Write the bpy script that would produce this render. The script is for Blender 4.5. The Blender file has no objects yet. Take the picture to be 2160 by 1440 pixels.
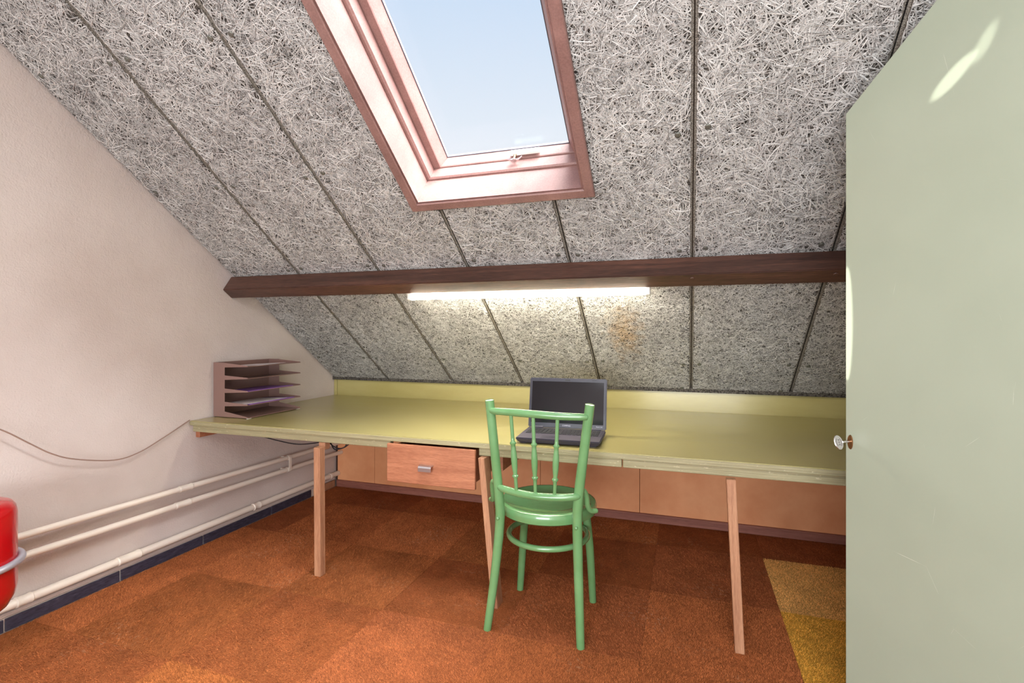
import bpy, bmesh, math, random
import numpy as np
from mathutils import Vector, Matrix

# ------------------------------------------------------------------ scene, camera, light
scene = bpy.context.scene
col = scene.collection
random.seed(7)
PI = math.pi
YR_ = -2.30                                  # rear wall
EYE = 1.18                                   # camera height
cam_d = bpy.data.cameras.new('camera')
cam_d.sensor_width = 36.0
cam_d.lens = 1090.0 / 2160.0 * 36.0
cam_d.shift_y = -23.0 / 2160.0
cam_d.clip_start = 0.02
cam = bpy.data.objects.new('camera', cam_d)
col.objects.link(cam)
cam.location = (0, 0, EYE)
cam.rotation_euler = (PI / 2, 0, math.atan(370.0 / 1090.0))
scene.camera = cam

scene.view_settings.view_transform = 'Standard'
scene.view_settings.look = 'None'
scene.view_settings.exposure = 0.0
scene.view_settings.gamma = 1.0
scene.view_settings.use_curve_mapping = False

# sky: pale blue overhead, milky white towards the horizon
world = bpy.data.worlds.new('sky')
scene.world = world
world.use_nodes = True
wn = world.node_tree.nodes; wl = world.node_tree.links
wn.clear()
wo = wn.new('ShaderNodeOutputWorld'); wb = wn.new('ShaderNodeBackground')
wt = wn.new('ShaderNodeTexCoord'); ws = wn.new('ShaderNodeSeparateXYZ'); wr = wn.new('ShaderNodeValToRGB')
wr.color_ramp.elements[0].position = 0.28; wr.color_ramp.elements[0].color = (0.93, 0.95, 1.0, 1)
wr.color_ramp.elements[1].position = 0.60; wr.color_ramp.elements[1].color = (0.61, 0.76, 0.98, 1)
wl.new(wt.outputs['Generated'], ws.inputs[0]); wl.new(ws.outputs[2], wr.inputs[0])
wl.new(wr.outputs[0], wb.inputs[0]); wl.new(wb.outputs[0], wo.inputs[0])
wb.inputs[1].default_value = 1.0

def add_sun(to_sun, strength, color, angle):
    d = bpy.data.lights.new('sun', 'SUN'); d.energy = strength; d.color = color; d.angle = angle
    o = bpy.data.objects.new('sun', d); col.objects.link(o)
    o.rotation_euler = Vector(to_sun).to_track_quat('Z', 'Y').to_euler()
    o.location = (2, -4, 6)
add_sun((0.60, -0.25, 0.76), 56.0, (0.97, 0.98, 1.0), 1.5)      # hazy sun, made very broad to stand for the brighter sky

def area_light(name, loc, direction, sx, sy, power, color=(1, 1, 1), spread=PI):
    d = bpy.data.lights.new(name, 'AREA'); d.shape = 'RECTANGLE'; d.size = sx; d.size_y = sy
    d.energy = power; d.color = color; d.spread = spread
    o = bpy.data.objects.new(name, d); col.objects.link(o)
    o.location = loc
    o.rotation_euler = (-Vector(direction)).to_track_quat('Z', 'Y').to_euler()
    return o
# fill lamp added under the rear roof slope, behind the photographer
area_light('rear_slope_fill', (0.1, -0.98, 2.47), (0, 0.59, -0.81), 1.6, 1.2, 54, (0.93, 0.97, 1.0))
# second fill lamp, added low against the rear knee wall
area_light('rear_wall_fill', (-0.25, YR_ + 0.02, 0.90), (0, 1, 0.0), 2.2, 0.95, 142, (0.93, 0.97, 1.0))

# unseen spot lamps added for narrow sun glints on the open door
def glint(src, target, along, half_len, half_wid, power, blend):
    src = Vector(src); target = Vector(target); along = Vector(along)
    z = (src - target).normalized(); y = (along - z * along.dot(z)).normalized(); x = y.cross(z)
    d = bpy.data.lights.new('glint_spot', 'SPOT'); d.energy = power; d.color = (1.0, 0.99, 0.90); d.shadow_soft_size = 0.004
    d.spot_size = 2 * math.atan(half_len / (src - target).length); d.spot_blend = blend
    o = bpy.data.objects.new('glint_spot', d); col.objects.link(o)
    m = Matrix((x, y, z)).transposed().to_4x4(); m.translation = src
    o.matrix_world = m @ Matrix.Diagonal((half_wid / half_len, 1, 1, 1))
glint((-1.15, -2.22, 1.20), (0.4375, 1.7262, 1.200), (0, 0, 1), 0.168, 0.0145, 1500, 0.10)
glint((-1.15, -2.22, 1.25), (0.599, 1.503, 1.785), (0.055, -0.076, 0.075), 0.068, 0.019, 1100, 0.6)
glint((-1.15, -2.22, 1.25), (0.637, 1.451, 1.832), (0.028, -0.039, 0.085), 0.055, 0.016, 700, 0.9)

# ------------------------------------------------------------------ helpers: names and groups
def link(o, parent=None):
    col.objects.link(o)
    if parent is not None: o.parent = parent
    return o
def tag(o, label=None, cat=None, group=None, kind=None):
    if label: o['label'] = label
    if cat: o['category'] = cat
    if group: o['group'] = group
    if kind: o['kind'] = kind
    return o
def thing(name, loc, label=None, cat=None, group=None, kind=None, rz=0):
    o = bpy.data.objects.new(name, None); o.empty_display_size = 0.05
    o.location = loc; o.rotation_euler = (0, 0, rz); link(o)
    return tag(o, label, cat, group, kind)
def base_of(p):
    v = Vector((0, 0, 0))
    while p is not None:
        v += p.location; p = p.parent
    return v
def finish(name, bm, m, parent=None, local=False, smooth=None):
    """bmesh in world coordinates -> one mesh object (origin at its parent's)"""
    if parent is not None and not local:
        b = base_of(parent)
        bmesh.ops.translate(bm, verts=bm.verts, vec=-b)
    me = bpy.data.meshes.new(name)
    bmesh.ops.recalc_face_normals(bm, faces=bm.faces)
    bm.to_mesh(me); bm.free()
    me.materials.append(m)
    if smooth is not None:
        me.polygons.foreach_set('use_smooth', [True] * len(me.polygons))
        me.set_sharp_from_angle(angle=math.radians(smooth))
    o = bpy.data.objects.new(name, me)
    return link(o, parent)

# ------------------------------------------------------------------ helpers: shapes
def hexa(bm, P, bevel=0.0, seg=1):
    """8 corners: bottom ring 0-3, top ring 4-7"""
    vs = [bm.verts.new(p) for p in P]
    fs = [bm.faces.new([vs[i] for i in q]) for q in
          ((3, 2, 1, 0), (4, 5, 6, 7), (0, 1, 5, 4), (1, 2, 6, 5), (2, 3, 7, 6), (3, 0, 4, 7))]
    if bevel > 0:
        es = list({e for f in fs for e in f.edges})
        bmesh.ops.bevel(bm, geom=es, offset=bevel, segments=seg, affect='EDGES', clamp_overlap=True)
    return bm
def box(x0, x1, y0, y1, z0, z1, bevel=0.0, bm=None, seg=1):
    bm = bm or bmesh.new()
    return hexa(bm, [(x0, y0, z0), (x1, y0, z0), (x1, y1, z0), (x0, y1, z0),
                     (x0, y0, z1), (x1, y0, z1), (x1, y1, z1), (x0, y1, z1)], bevel, seg)
def prism(poly, axis, a, b, bm=None):
    """poly: 2-D outline in the two other axes, extruded along axis from a to b"""
    bm = bm or bmesh.new()
    def P(p, t):
        return {'x': (t, p[0], p[1]), 'y': (p[0], t, p[1]), 'z': (p[0], p[1], t)}[axis]
    A = [bm.verts.new(P(p, a)) for p in poly]; B = [bm.verts.new(P(p, b)) for p in poly]
    n = len(poly)
    bm.faces.new(A); bm.faces.new(B[::-1])
    for i in range(n): bm.faces.new((A[i], B[i], B[(i + 1) % n], A[(i + 1) % n]))
    return bm
def smooth_path(pts, n=6):
    pts = [Vector(p) for p in pts]
    if len(pts) < 3: return pts
    out = []
    for i in range(len(pts) - 1):
        p0 = pts[max(i - 1, 0)]; p1 = pts[i]; p2 = pts[i + 1]; p3 = pts[min(i + 2, len(pts) - 1)]
        for k in range(n):
            t = k / n
            out.append(0.5 * ((2 * p1) + (p2 - p0) * t + (2 * p0 - 5 * p1 + 4 * p2 - p3) * t * t + (3 * p1 - p0 - 3 * p2 + p3) * t ** 3))
    out.append(pts[-1])
    return out
def tube(pts, r, seg=14, bm=None, closed=False, sy=1.0, round_ends=0.0):
    """round tube along points; r is a number or a list as long as pts"""
    bm = bm or bmesh.new()
    pts = [Vector(p) for p in pts]
    n = len(pts)
    rad = [r] * n if not isinstance(r, (list, tuple)) else list(r)
    if len(rad) != n:
        rad = list(np.interp(np.linspace(0, 1, n), np.linspace(0, 1, len(rad)), rad))
    if round_ends and not closed:
        t0 = (pts[0] - pts[1]).normalized(); t1 = (pts[-1] - pts[-2]).normalized()
        pts = [pts[0] + t0 * round_ends] + pts + [pts[-1] + t1 * round_ends]
        rad = [rad[0] * 0.7] + rad + [rad[-1] * 0.7]; n += 2
    T = []
    for i in range(n):
        a = pts[(i - 1) % n] if (closed or i > 0) else pts[i]
        b = pts[(i + 1) % n] if (closed or i < n - 1) else pts[i]
        T.append((b - a).normalized())
    up = Vector((0, 0, 1)) if abs(T[0].z) < 0.9 else Vector((0, 1, 0))
    N = (up - T[0] * up.dot(T[0])).normalized()
    rings = []
    for i in range(n):
        N = (N - T[i] * N.dot(T[i])).normalized()
        B = T[i].cross(N)
        rings.append([bm.verts.new(pts[i] + (N * math.cos(2 * PI * k / seg) * sy + B * math.sin(2 * PI * k / seg)) * rad[i]) for k in range(seg)])
    m = n if closed else n - 1
    for i in range(m):
        R0 = rings[i]; R1 = rings[(i + 1) % n]
        for k in range(seg): bm.faces.new((R0[k], R0[(k + 1) % seg], R1[(k + 1) % seg], R1[k]))
    if not closed:
        bm.faces.new(rings[0][::-1]); bm.faces.new(rings[-1])
    return bm
def lathe(profile, center, seg=40, bm=None):
    """profile: (radius, z) pairs, turned about the vertical through center"""
    bm = bm or bmesh.new()
    rings = []
    for r, z in profile:
        if r < 1e-6: rings.append([bm.verts.new((center[0], center[1], center[2] + z))])
        else: rings.append([bm.verts.new((center[0] + r * math.cos(2 * PI * k / seg), center[1] + r * math.sin(2 * PI * k / seg), center[2] + z)) for k in range(seg)])
    for A, B in zip(rings[:-1], rings[1:]):
        for k in range(seg):
            a0 = A[k % len(A)]; a1 = A[(k + 1) % len(A)]; b0 = B[k % len(B)]; b1 = B[(k + 1) % len(B)]
            q = []
            for v in (a0, a1, b1, b0):
                if v not in q: q.append(v)
            if len(q) >= 3: bm.faces.new(q)
    return bm

# ------------------------------------------------------------------ helpers: materials
def lin(c):
    return tuple(((v / 255) / 12.92 if v / 255 <= 0.04045 else ((v / 255 + 0.055) / 1.055) ** 2.4) for v in c) + (1,)
def mat(name, rgb, rough=0.5, metal=0.0, spec=0.5, coat=0.0):
    m = bpy.data.materials.new(name); m.use_nodes = True
    b = m.node_tree.nodes['Principled BSDF']
    b.inputs['Base Color'].default_value = lin(rgb); b.inputs['Roughness'].default_value = rough
    b.inputs['Metallic'].default_value = metal; b.inputs['Specular IOR Level'].default_value = spec
    b.inputs['Coat Weight'].default_value = coat
    return m
def nd(m, kind, **kw):
    n = m.node_tree.nodes.new(kind)
    for k, v in kw.items():
        if k in n.inputs: n.inputs[k].default_value = v
        else: setattr(n, k, v)
    return n
def lk(m, a, b): m.node_tree.links.new(a, b)
def bsdf(m): return m.node_tree.nodes['Principled BSDF']
def coords(m, scale=(1, 1, 1), rot=(0, 0, 0), src='Object'):
    t = nd(m, 'ShaderNodeTexCoord'); mp = nd(m, 'ShaderNodeMapping')
    mp.inputs['Scale'].default_value = scale; mp.inputs['Rotation'].default_value = rot
    lk(m, t.outputs[src], mp.inputs[0]); return mp.outputs[0]
def ramp(m, fac, stops):
    r = nd(m, 'ShaderNodeValToRGB')
    e = r.color_ramp.elements
    e[0].position = stops[0][0]; e[0].color = lin(stops[0][1])
    e[1].position = stops[-1][0]; e[1].color = lin(stops[-1][1])
    for p, c in stops[1:-1]:
        x = e.new(p); x.color = lin(c)
    lk(m, fac, r.inputs[0]); return r.outputs[0]
def noise(m, vec, scale, detail=4.0, rough=0.55, dist=0.0):
    n = nd(m, 'ShaderNodeTexNoise'); n.inputs['Scale'].default_value = scale
    n.inputs['Detail'].default_value = detail; n.inputs['Roughness'].default_value = rough
    n.inputs['Distortion'].default_value = dist
    lk(m, vec, n.inputs['Vector']); return n.outputs[0]
def bump(m, height, strength, dist):
    b = nd(m, 'ShaderNodeBump'); b.inputs['Strength'].default_value = strength; b.inputs['Distance'].default_value = dist
    lk(m, height, b.inputs['Height']); lk(m, b.outputs[0], bsdf(m).inputs['Normal'])
def mix(m, fac, a, b, mode='MIX'):
    n = nd(m, 'ShaderNodeMix', data_type='RGBA', blend_type=mode)
    if hasattr(fac, 'node'): lk(m, fac, n.inputs[0])
    else: n.inputs[0].default_value = fac
    for s, i in ((a, 6), (b, 7)):
        if hasattr(s, 'node'): lk(m, s, n.inputs[i])
        else: n.inputs[i].default_value = lin(s)
    return n.outputs[2]
def wood(name, dark, light, stretch, rough=0.5, scale=3.0, bump_s=0.2, coat=0.0, fine=55):
    """stretch: small number on the axis the grain runs along"""
    m = mat(name, light, rough, coat=coat)
    v = coords(m, stretch)
    n1 = noise(m, v, scale, 6, 0.6, 0.6); n2 = noise(m, v, fine, 3, 0.6)
    mm = nd(m, 'ShaderNodeMath', operation='MULTIPLY_ADD'); lk(m, n2, mm.inputs[0]); mm.inputs[1].default_value = 0.45
    sub = nd(m, 'ShaderNodeMath', operation='MULTIPLY'); lk(m, n1, sub.inputs[0]); sub.inputs[1].default_value = 0.6
    lk(m, sub.outputs[0], mm.inputs[2])
    c = ramp(m, mm.outputs[0], [(0.32, dark), (0.50, tuple((a + b) / 2 for a, b in zip(dark, light))), (0.68, light)])
    lk(m, c, bsdf(m).inputs['Base Color']); bump(m, n2, bump_s, 0.002)
    return m

# plaster walls
M_wall = mat('white_plaster', (226, 212, 204), 0.9)
v = coords(M_wall); n1 = noise(M_wall, v, 2.2, 3); n2 = noise(M_wall, v, 140, 4, 0.6); n3 = noise(M_wall, v, 38, 3, 0.5)
lk(M_wall, ramp(M_wall, n1, [(0.3, (198, 184, 177)), (0.7, (212, 200, 194))]), bsdf(M_wall).inputs['Base Color'])
ad = nd(M_wall, 'ShaderNodeMath', operation='ADD'); lk(M_wall, n2, ad.inputs[0]); lk(M_wall, n3, ad.inputs[1])
bump(M_wall, ad.outputs[0], 0.55, 0.004)
# carpet: tint comes from each tile
def carpet(name, lo, hi):
    m = mat(name, (150, 80, 40), 0.95, spec=0.1)
    oi = nd(m, 'ShaderNodeObjectInfo'); g = nd(m, 'ShaderNodeNewGeometry')
    v = coords(m); n1 = noise(m, v, 7, 4, 0.6); n2 = noise(m, v, 330, 2, 0.7)
    a = nd(m, 'ShaderNodeMapRange'); a.inputs[3].default_value = lo; a.inputs[4].default_value = hi
    lk(m, g.outputs['Random Per Island'], a.inputs[0])
    b = nd(m, 'ShaderNodeMapRange'); b.inputs[1].default_value = 0.25; b.inputs[2].default_value = 0.75
    b.inputs[3].default_value = 0.80; b.inputs[4].default_value = 1.22; lk(m, n1, b.inputs[0])
    c = nd(m, 'ShaderNodeMath', operation='MULTIPLY'); lk(m, a.outputs[0], c.inputs[0]); lk(m, b.outputs[0], c.inputs[1])
    vm = nd(m, 'ShaderNodeVectorMath', operation='SCALE'); lk(m, oi.outputs['Color'], vm.inputs[0]); lk(m, c.outputs[0], vm.inputs['Scale'])
    # pale worn lint in sparse patches
    t2 = nd(m, 'ShaderNodeTexCoord'); lo_ = nd(m, 'ShaderNodeVectorMath', operation='ADD'); lk(m, t2.outputs['Object'], lo_.inputs[0]); lk(m, oi.outputs['Location'], lo_.inputs[1])
    w1 = noise(m, lo_.outputs[0], 3.1, 2, 0.5); w2 = noise(m, lo_.outputs[0], 60, 3, 0.7)
    g1 = nd(m, 'ShaderNodeMapRange'); g1.inputs[1].default_value = 0.56; g1.inputs[2].default_value = 0.70; lk(m, w1, g1.inputs[0])
    g2 = nd(m, 'ShaderNodeMapRange'); g2.inputs[1].default_value = 0.55; g2.inputs[2].default_value = 0.72; g2.inputs[4].default_value = 0.7; lk(m, w2, g2.inputs[0])
    gm = nd(m, 'ShaderNodeMath', operation='MULTIPLY'); lk(m, g1.outputs[0], gm.inputs[0]); lk(m, g2.outputs[0], gm.inputs[1])
    lk(m, mix(m, gm.outputs[0], vm.outputs[0], (206, 172, 140)), bsdf(m).inputs['Base Color']); bump(m, n2, 0.6, 0.004)
    return m
M_pile = carpet('carpet_pile', 0.45, 1.75)
M_backing = carpet('carpet_backing', 0.75, 0.85)
M_sub = mat('screed', (70, 45, 35), 0.95)
# wood-wool cement board: dark body, pale strands (strands are geometry)
M_board = mat('wood_wool_body', (74, 70, 66), 0.95, spec=0.1)
v = coords(M_board); n1 = noise(M_board, v, 120, 3, 0.7)
lk(M_board, ramp(M_board, n1, [(0.35, (38, 35, 33)), (0.7, (118, 112, 105))]), bsdf(M_board).inputs['Base Color']); bump(M_board, n1, 0.8, 0.01)
M_rim = mat('wood_wool_cement_rim', (150, 142, 130), 0.95, spec=0.1)
v = coords(M_rim); n1 = noise(M_rim, v, 260, 3, 0.7)
lk(M_rim, ramp(M_rim, n1, [(0.35, (86, 80, 74)), (0.65, (176, 168, 156))]), bsdf(M_rim).inputs['Base Color']); bump(M_rim, n1, 0.7, 0.006)
M_strand = mat('wood_wool_strand', (200, 194, 188), 0.9, spec=0.1)
g = nd(M_strand, 'ShaderNodeNewGeometry'); v = coords(M_strand); n1 = noise(M_strand, v, 4, 3, 0.6)
c = ramp(M_strand, g.outputs['Random Per Island'], [(0.0, (134, 132, 130)), (0.3, (186, 185, 183)), (0.7, (214, 213, 211)), (1.0, (232, 232, 230))])
c = mix(M_strand, 0.5, c, ramp(M_strand, n1, [(0.35, (205, 200, 196)), (0.7, (255, 252, 248))]), 'MULTIPLY')
# old water stain, yellow-brown, between the second and third joint from the door
t = nd(M_strand, 'ShaderNodeTexCoord'); mp = nd(M_strand, 'ShaderNodeMapping')
lk(M_strand, t.outputs['Object'], mp.inputs[0])
mp.inputs['Location'].default_value = (0.32 / 0.10, -2.80 / 0.22, 0); mp.inputs['Scale'].default_value = (1 / 0.10, 1 / 0.22, 0)
ln = nd(M_strand, 'ShaderNodeVectorMath', operation='LENGTH'); lk(M_strand, mp.outputs[0], ln.inputs[0])
na = nd(M_strand, 'ShaderNodeMath', operation='MULTIPLY_ADD'); lk(M_strand, noise(M_strand, v, 22, 3, 0.6), na.inputs[0]); na.inputs[1].default_value = 2.2
lk(M_strand, ln.outputs['Value'], na.inputs[2])
st = nd(M_strand, 'ShaderNodeMapRange'); st.inputs[1].default_value = 1.2; st.inputs[2].default_value = 2.2; st.inputs[3].default_value = 0.55; st.inputs[4].default_value = 0.0
lk(M_strand, na.outputs[0], st.inputs[0])
c = mix(M_strand, st.outputs[0], c, (196, 158, 104))
lk(M_strand, c, bsdf(M_strand).inputs['Base Color'])
M_screw = mat('galvanised_screw', (118, 118, 110), 0.5, 0.6)
M_beam = wood('dark_stained_beam', (44, 30, 27), (104, 70, 57), (0.35, 6, 6), 0.45, 3.0, 0.15)
M_window = wood('red_brown_window_wood', (118, 87, 82), (154, 118, 111), (3, 3, 3), 0.45, 2.0, 0.05)
M_gloss_green = mat('olive_green_paint', (164, 152, 84), 0.30, coat=0.5)
bsdf(M_gloss_green).inputs['Coat Roughness'].default_value = 0.16
v = coords(M_gloss_green, (1, 4, 4)); n1 = noise(M_gloss_green, v, 3, 5, 0.6); n2 = noise(M_gloss_green, coords(M_gloss_green, (1, 22, 30)), 9, 3, 0.6)
lk(M_gloss_green, ramp(M_gloss_green, n1, [(0.3, (166, 154, 95)), (0.7, (176, 165, 109))]), bsdf(M_gloss_green).inputs['Base Color'])
bump(M_gloss_green, n2, 0.10, 0.003)
rr = nd(M_gloss_green, 'ShaderNodeMapRange'); rr.inputs[3].default_value = 0.22; rr.inputs[4].default_value = 0.45
lk(M_gloss_green, n1, rr.inputs[0]); lk(M_gloss_green, rr.outputs[0], bsdf(M_gloss_green).inputs['Roughness'])
# worn painted edge boards: same paint with grain showing and chips
M_edge = mat('worn_green_edge', (168, 162, 118), 0.5)
v = coords(M_edge, (0.6, 20, 40)); n1 = noise(M_edge, v, 8, 4, 0.6); n2 = noise(M_edge, coords(M_edge, (1, 1, 2.5)), 45, 4, 0.65)
c = ramp(M_edge, n1, [(0.3, (140, 132, 98)), (0.7, (172, 164, 128))])
ch = nd(M_edge, 'ShaderNodeMapRange'); ch.inputs[1].default_value = 0.64; ch.inputs[2].default_value = 0.70; lk(M_edge, n2, ch.inputs[0])
lk(M_edge, mix(M_edge, ch.outputs[0], c, (196, 184, 150)), bsdf(M_edge).inputs['Base Color']); bump(M_edge, n1, 0.6, 0.004)
M_hard = mat('orange_hardboard', (196, 128, 82), 0.7)
v = coords(M_hard); n1 = noise(M_hard, v, 5, 5, 0.6); n2 = noise(M_hard, v, 220, 2)
lk(M_hard, ramp(M_hard, n1, [(0.3, (222, 148, 100)), (0.7, (236, 168, 120))]), bsdf(M_hard).inputs['Base Color']); bump(M_hard, n2, 0.15, 0.001)
M_plinth = wood('red_brown_plinth', (112, 62, 50), (160, 102, 86), (0.4, 6, 8), 0.6, 4)
M_slate = mat('dark_slate_tile', (62, 60, 76), 0.45)
v = coords(M_slate, (1, 1, 6)); n1 = noise(M_slate, v, 30, 5, 0.7)
lk(M_slate, ramp(M_slate, n1, [(0.35, (36, 34, 48)), (0.62, (66, 64, 80)), (0.8, (120, 118, 130))]), bsdf(M_slate).inputs['Base Color'])
M_grout = mat('pale_grout', (206, 196, 186), 0.9)
M_pipe = mat('cream_pipe_paint', (236, 225, 212), 0.40, coat=0.1)
M_door = mat('sage_green_door_paint', (188, 194, 170), 0.34)
v = coords(M_door, (1, 1, 1)); n1 = noise(M_door, v, 2, 3); n2 = noise(M_door, coords(M_door, (60, 60, 1.2)), 4, 3, 0.6)
vo = nd(M_door, 'ShaderNodeTexVoronoi', feature='DISTANCE_TO_EDGE'); vo.inputs['Scale'].default_value = 3.1
lk(M_door, coords(M_door, (1.4, 1.4, 0.9), (0.3, 0.5, 0.2)), vo.inputs['Vector'])
sc = nd(M_door, 'ShaderNodeMapRange'); sc.inputs[1].default_value = 0.0012; sc.inputs[2].default_value = 0.0; lk(M_door, vo.outputs[0], sc.inputs[0])
gate = nd(M_door, 'ShaderNodeMapRange'); gate.inputs[1].default_value = 0.58; gate.inputs[2].default_value = 0.70; lk(M_door, noise(M_door, v, 9, 2), gate.inputs[0])
sm = nd(M_door, 'ShaderNodeMath', operation='MULTIPLY'); lk(M_door, sc.outputs[0], sm.inputs[0]); lk(M_door, gate.outputs[0], sm.inputs[1])
c = ramp(M_door, n1, [(0.3, (152, 160, 142)), (0.7, (161, 169, 151))])
lk(M_door, mix(M_door, sm.outputs[0], c, (228, 230, 216)), bsdf(M_door).inputs['Base Color']); bump(M_door, n2, 0.03, 0.002)
M_chair = mat('green_chair_paint', (112, 162, 106), 0.26, coat=0.7)
bsdf(M_chair).inputs['Coat Roughness'].default_value = 0.10
v = coords(M_chair); n1 = noise(M_chair, v, 9, 4)
lk(M_chair, ramp(M_chair, n1, [(0.3, (99, 145, 93)), (0.7, (113, 160, 108))]), bsdf(M_chair).inputs['Base Color'])
M_leg = wood('raw_pine_leg', (138, 90, 64), (196, 146, 110), (8, 8, 0.5), 0.6, 4, 0.3)
M_drawer = wood('oak_veneer', (138, 80, 54), (190, 128, 94), (0.8, 12, 12), 0.5, 3.5, 0.25)
M_alu = mat('brushed_aluminium', (214, 216, 224), 0.28, 1.0)
M_brass = mat('brass_plate', (150, 112, 78), 0.35, 1.0)
M_nickel = mat('nickel_key', (226, 220, 224), 0.25, 1.0)
M_engrave = mat('engraved_mark', (84, 74, 80), 0.6)
M_steel = mat('zinc_strap', (190, 190, 202), 0.4, 0.6)
M_red = mat('red_enamel', (178, 8, 18), 0.22, coat=0.4)
M_tray = mat('brown_enamelled_steel', (134, 104, 96), 0.42, coat=0.1)
M_paper = mat('paper', (226, 216, 220), 0.8)
M_purple = mat('purple_brochure_cover', (128, 84, 160), 0.45)
M_lap = mat('charcoal_plastic', (58, 54, 66), 0.42)
M_lap2 = mat('grey_palm_rest', (80, 74, 86), 0.45)
M_key = mat('keycap_black', (28, 27, 32), 0.5)
M_bez = mat('glossy_dark_bezel', (46, 46, 58), 0.3)
M_scr = mat('dark_screen', (14, 15, 22), 0.12, spec=0.5)
M_silver = mat('silver_print', (196, 192, 206), 0.4)
M_cord_d = mat('black_cable', (30, 26, 30), 0.5)
M_cord = mat('grey_brown_cable', (150, 122, 108), 0.5)
M_white = mat('white_metal', (236, 234, 228), 0.4)
M_gasket = mat('dark_gasket', (50, 48, 56), 0.7)
M_roofdeck = mat('roof_deck', (96, 80, 66), 0.9)
M_glass = bpy.data.materials.new('window_glass'); M_glass.use_nodes = True
nt = M_glass.node_tree; nt.nodes.clear()
o_ = nt.nodes.new('ShaderNodeOutputMaterial'); mx = nt.nodes.new('ShaderNodeMixShader')
tr = nt.nodes.new('ShaderNodeBsdfTransparent'); gl = nt.nodes.new('ShaderNodeBsdfGlossy'); mx.inputs[0].default_value = 0.012; gl.inputs['Roughness'].default_value = 0.02; tr.inputs[0].default_value = (0.97, 0.985, 0.985, 1)
nt.links.new(tr.outputs[0], mx.inputs[1]); nt.links.new(gl.outputs[0], mx.inputs[2]); nt.links.new(mx.outputs[0], o_.inputs[0])
M_tube = bpy.data.materials.new('lit_tube'); M_tube.use_nodes = True
nt = M_tube.node_tree; nt.nodes.clear()
o_ = nt.nodes.new('ShaderNodeOutputMaterial'); em = nt.nodes.new('ShaderNodeEmission')
em.inputs[0].default_value = (1.0, 0.94, 0.74, 1); em.inputs[1].default_value = 105.0
nt.links.new(em.outputs[0], o_.inputs[0])

# ------------------------------------------------------------------ the room: dimensions
XL, XR, YB, YR = -2.537, 0.95, 3.30, YR_          # left wall, right wall, back knee wall, rear wall
SL = 0.733; RY, RZ = 3.279, 0.820                    # roof: slope, foot of the inner face
nn = math.hypot(1, SL); CN, SN = 1 / nn, SL / nn     # cos / sin of the pitch
def roof_z(y): return RZ + SL * (RY - y)
def rp(x, q, d=0.0):
    """point on the roof: across x, q metres up the slope from its foot, d metres outwards"""
    return (x, RY - q * CN + d * SN, RZ + q * SN + d * CN)
RIDGE = 0.0; ZR = roof_z(RIDGE)

# floor
fl = finish('floor', box(XL - 0.1, 2.2, YR - 0.1, YB + 0.1, -0.12, -0.009), M_sub); tag(fl, 'floor of reddish brown carpet tiles', kind='structure')
TS = 0.53; TG = 0.0005; GX, GY = 0.37, 1.36
rng = np.random.default_rng(3)
def pile_mesh(w, h, dirn, seed):
    r = np.random.default_rng(seed)
    n = int(w * h * 150000)
    p = np.stack([r.uniform(0.0, w, n), r.uniform(0.0, h, n), np.zeros(n)], 1)
    a = dirn + r.normal(0, 0.9, n); L = r.uniform(0.004, 0.012, n); tilt = r.uniform(0.15, 0.9, n); wd = r.uniform(0.0005, 0.0010, n)
    tip = p + np.stack([np.cos(a) * L * np.cos(tilt), np.sin(a) * L * np.cos(tilt), L * np.sin(tilt) * 0.8], 1)
    tip[:, 0] = np.clip(tip[:, 0], -0.007, w + 0.007); tip[:, 1] = np.clip(tip[:, 1], -0.007, h + 0.001)
    s = np.stack([-np.sin(a) * wd, np.cos(a) * wd, np.zeros(n)], 1)
    V = np.stack([p - s, p + s, tip], 1).reshape(-1, 3)
    me = bpy.data.meshes.new('pile'); me.vertices.add(3 * n); me.vertices.foreach_set('co', V.ravel().astype(np.float32))
    me.loops.add(3 * n); me.loops.foreach_set('vertex_index', np.arange(3 * n, dtype=np.int32))
    me.polygons.add(n); me.polygons.foreach_set('loop_start', np.arange(0, 3 * n, 3, dtype=np.int32))
    me.update(calc_edges=True); me.materials.append(M_pile)
    return me
pile_cache = {}; slab_cache = {}
ORANGE = [(175, 103, 60), (177, 105, 62), (173, 101, 59), (176, 106, 61), (174, 102, 62)]
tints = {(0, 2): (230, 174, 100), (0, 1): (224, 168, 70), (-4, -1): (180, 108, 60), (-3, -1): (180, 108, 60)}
y_lo = GY - 3 * TS
ix = -6
while True:
    x0 = GX + ix * TS; x1 = x0 + TS
    ix += 1
    if x1 <= XL + 0.02: continue
    if x0 >= XR - 0.01: break
    a0 = max(x0, XL + 0.012); a1 = min(x1, XR)
    for iy in range(-3, 4):
        y0 = GY + iy * TS; y1 = min(y0 + TS, YB - 0.002)
        if y0 >= YB - 0.02: break
        w, h = a1 - a0 - 2 * TG, y1 - y0 - 2 * TG
        var = (ix * 7 + iy * 5) % 4
        key = (round(w, 3), round(h, 3), var)
        if key not in pile_cache:
            pile_cache[key] = pile_mesh(w, h, [0.2, 1.7, 3.3, 4.8][var], len(pile_cache) + 11)
            b = box(0, w, 0, h, -0.009, 0.0, 0.0015); me = bpy.data.meshes.new('carpet_tile'); b.to_mesh(me); b.free(); me.materials.append(M_backing)
            slab_cache[key] = me
        t = bpy.data.objects.new('carpet_tile', slab_cache[key]); t.location = (a0 + TG, y0 + TG, 0.0); link(t, fl)
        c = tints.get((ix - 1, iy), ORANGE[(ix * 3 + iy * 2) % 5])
        jit = rng.uniform(0.975, 1.025)
        t.color = tuple(v * jit for v in lin(c)[:3]) + (1,)
        p = bpy.data.objects.new('pile', pile_cache[key]); p.location = (0, 0, 0.0); link(p, t); p.color = t.color; p['kind'] = 'stuff'

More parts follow.
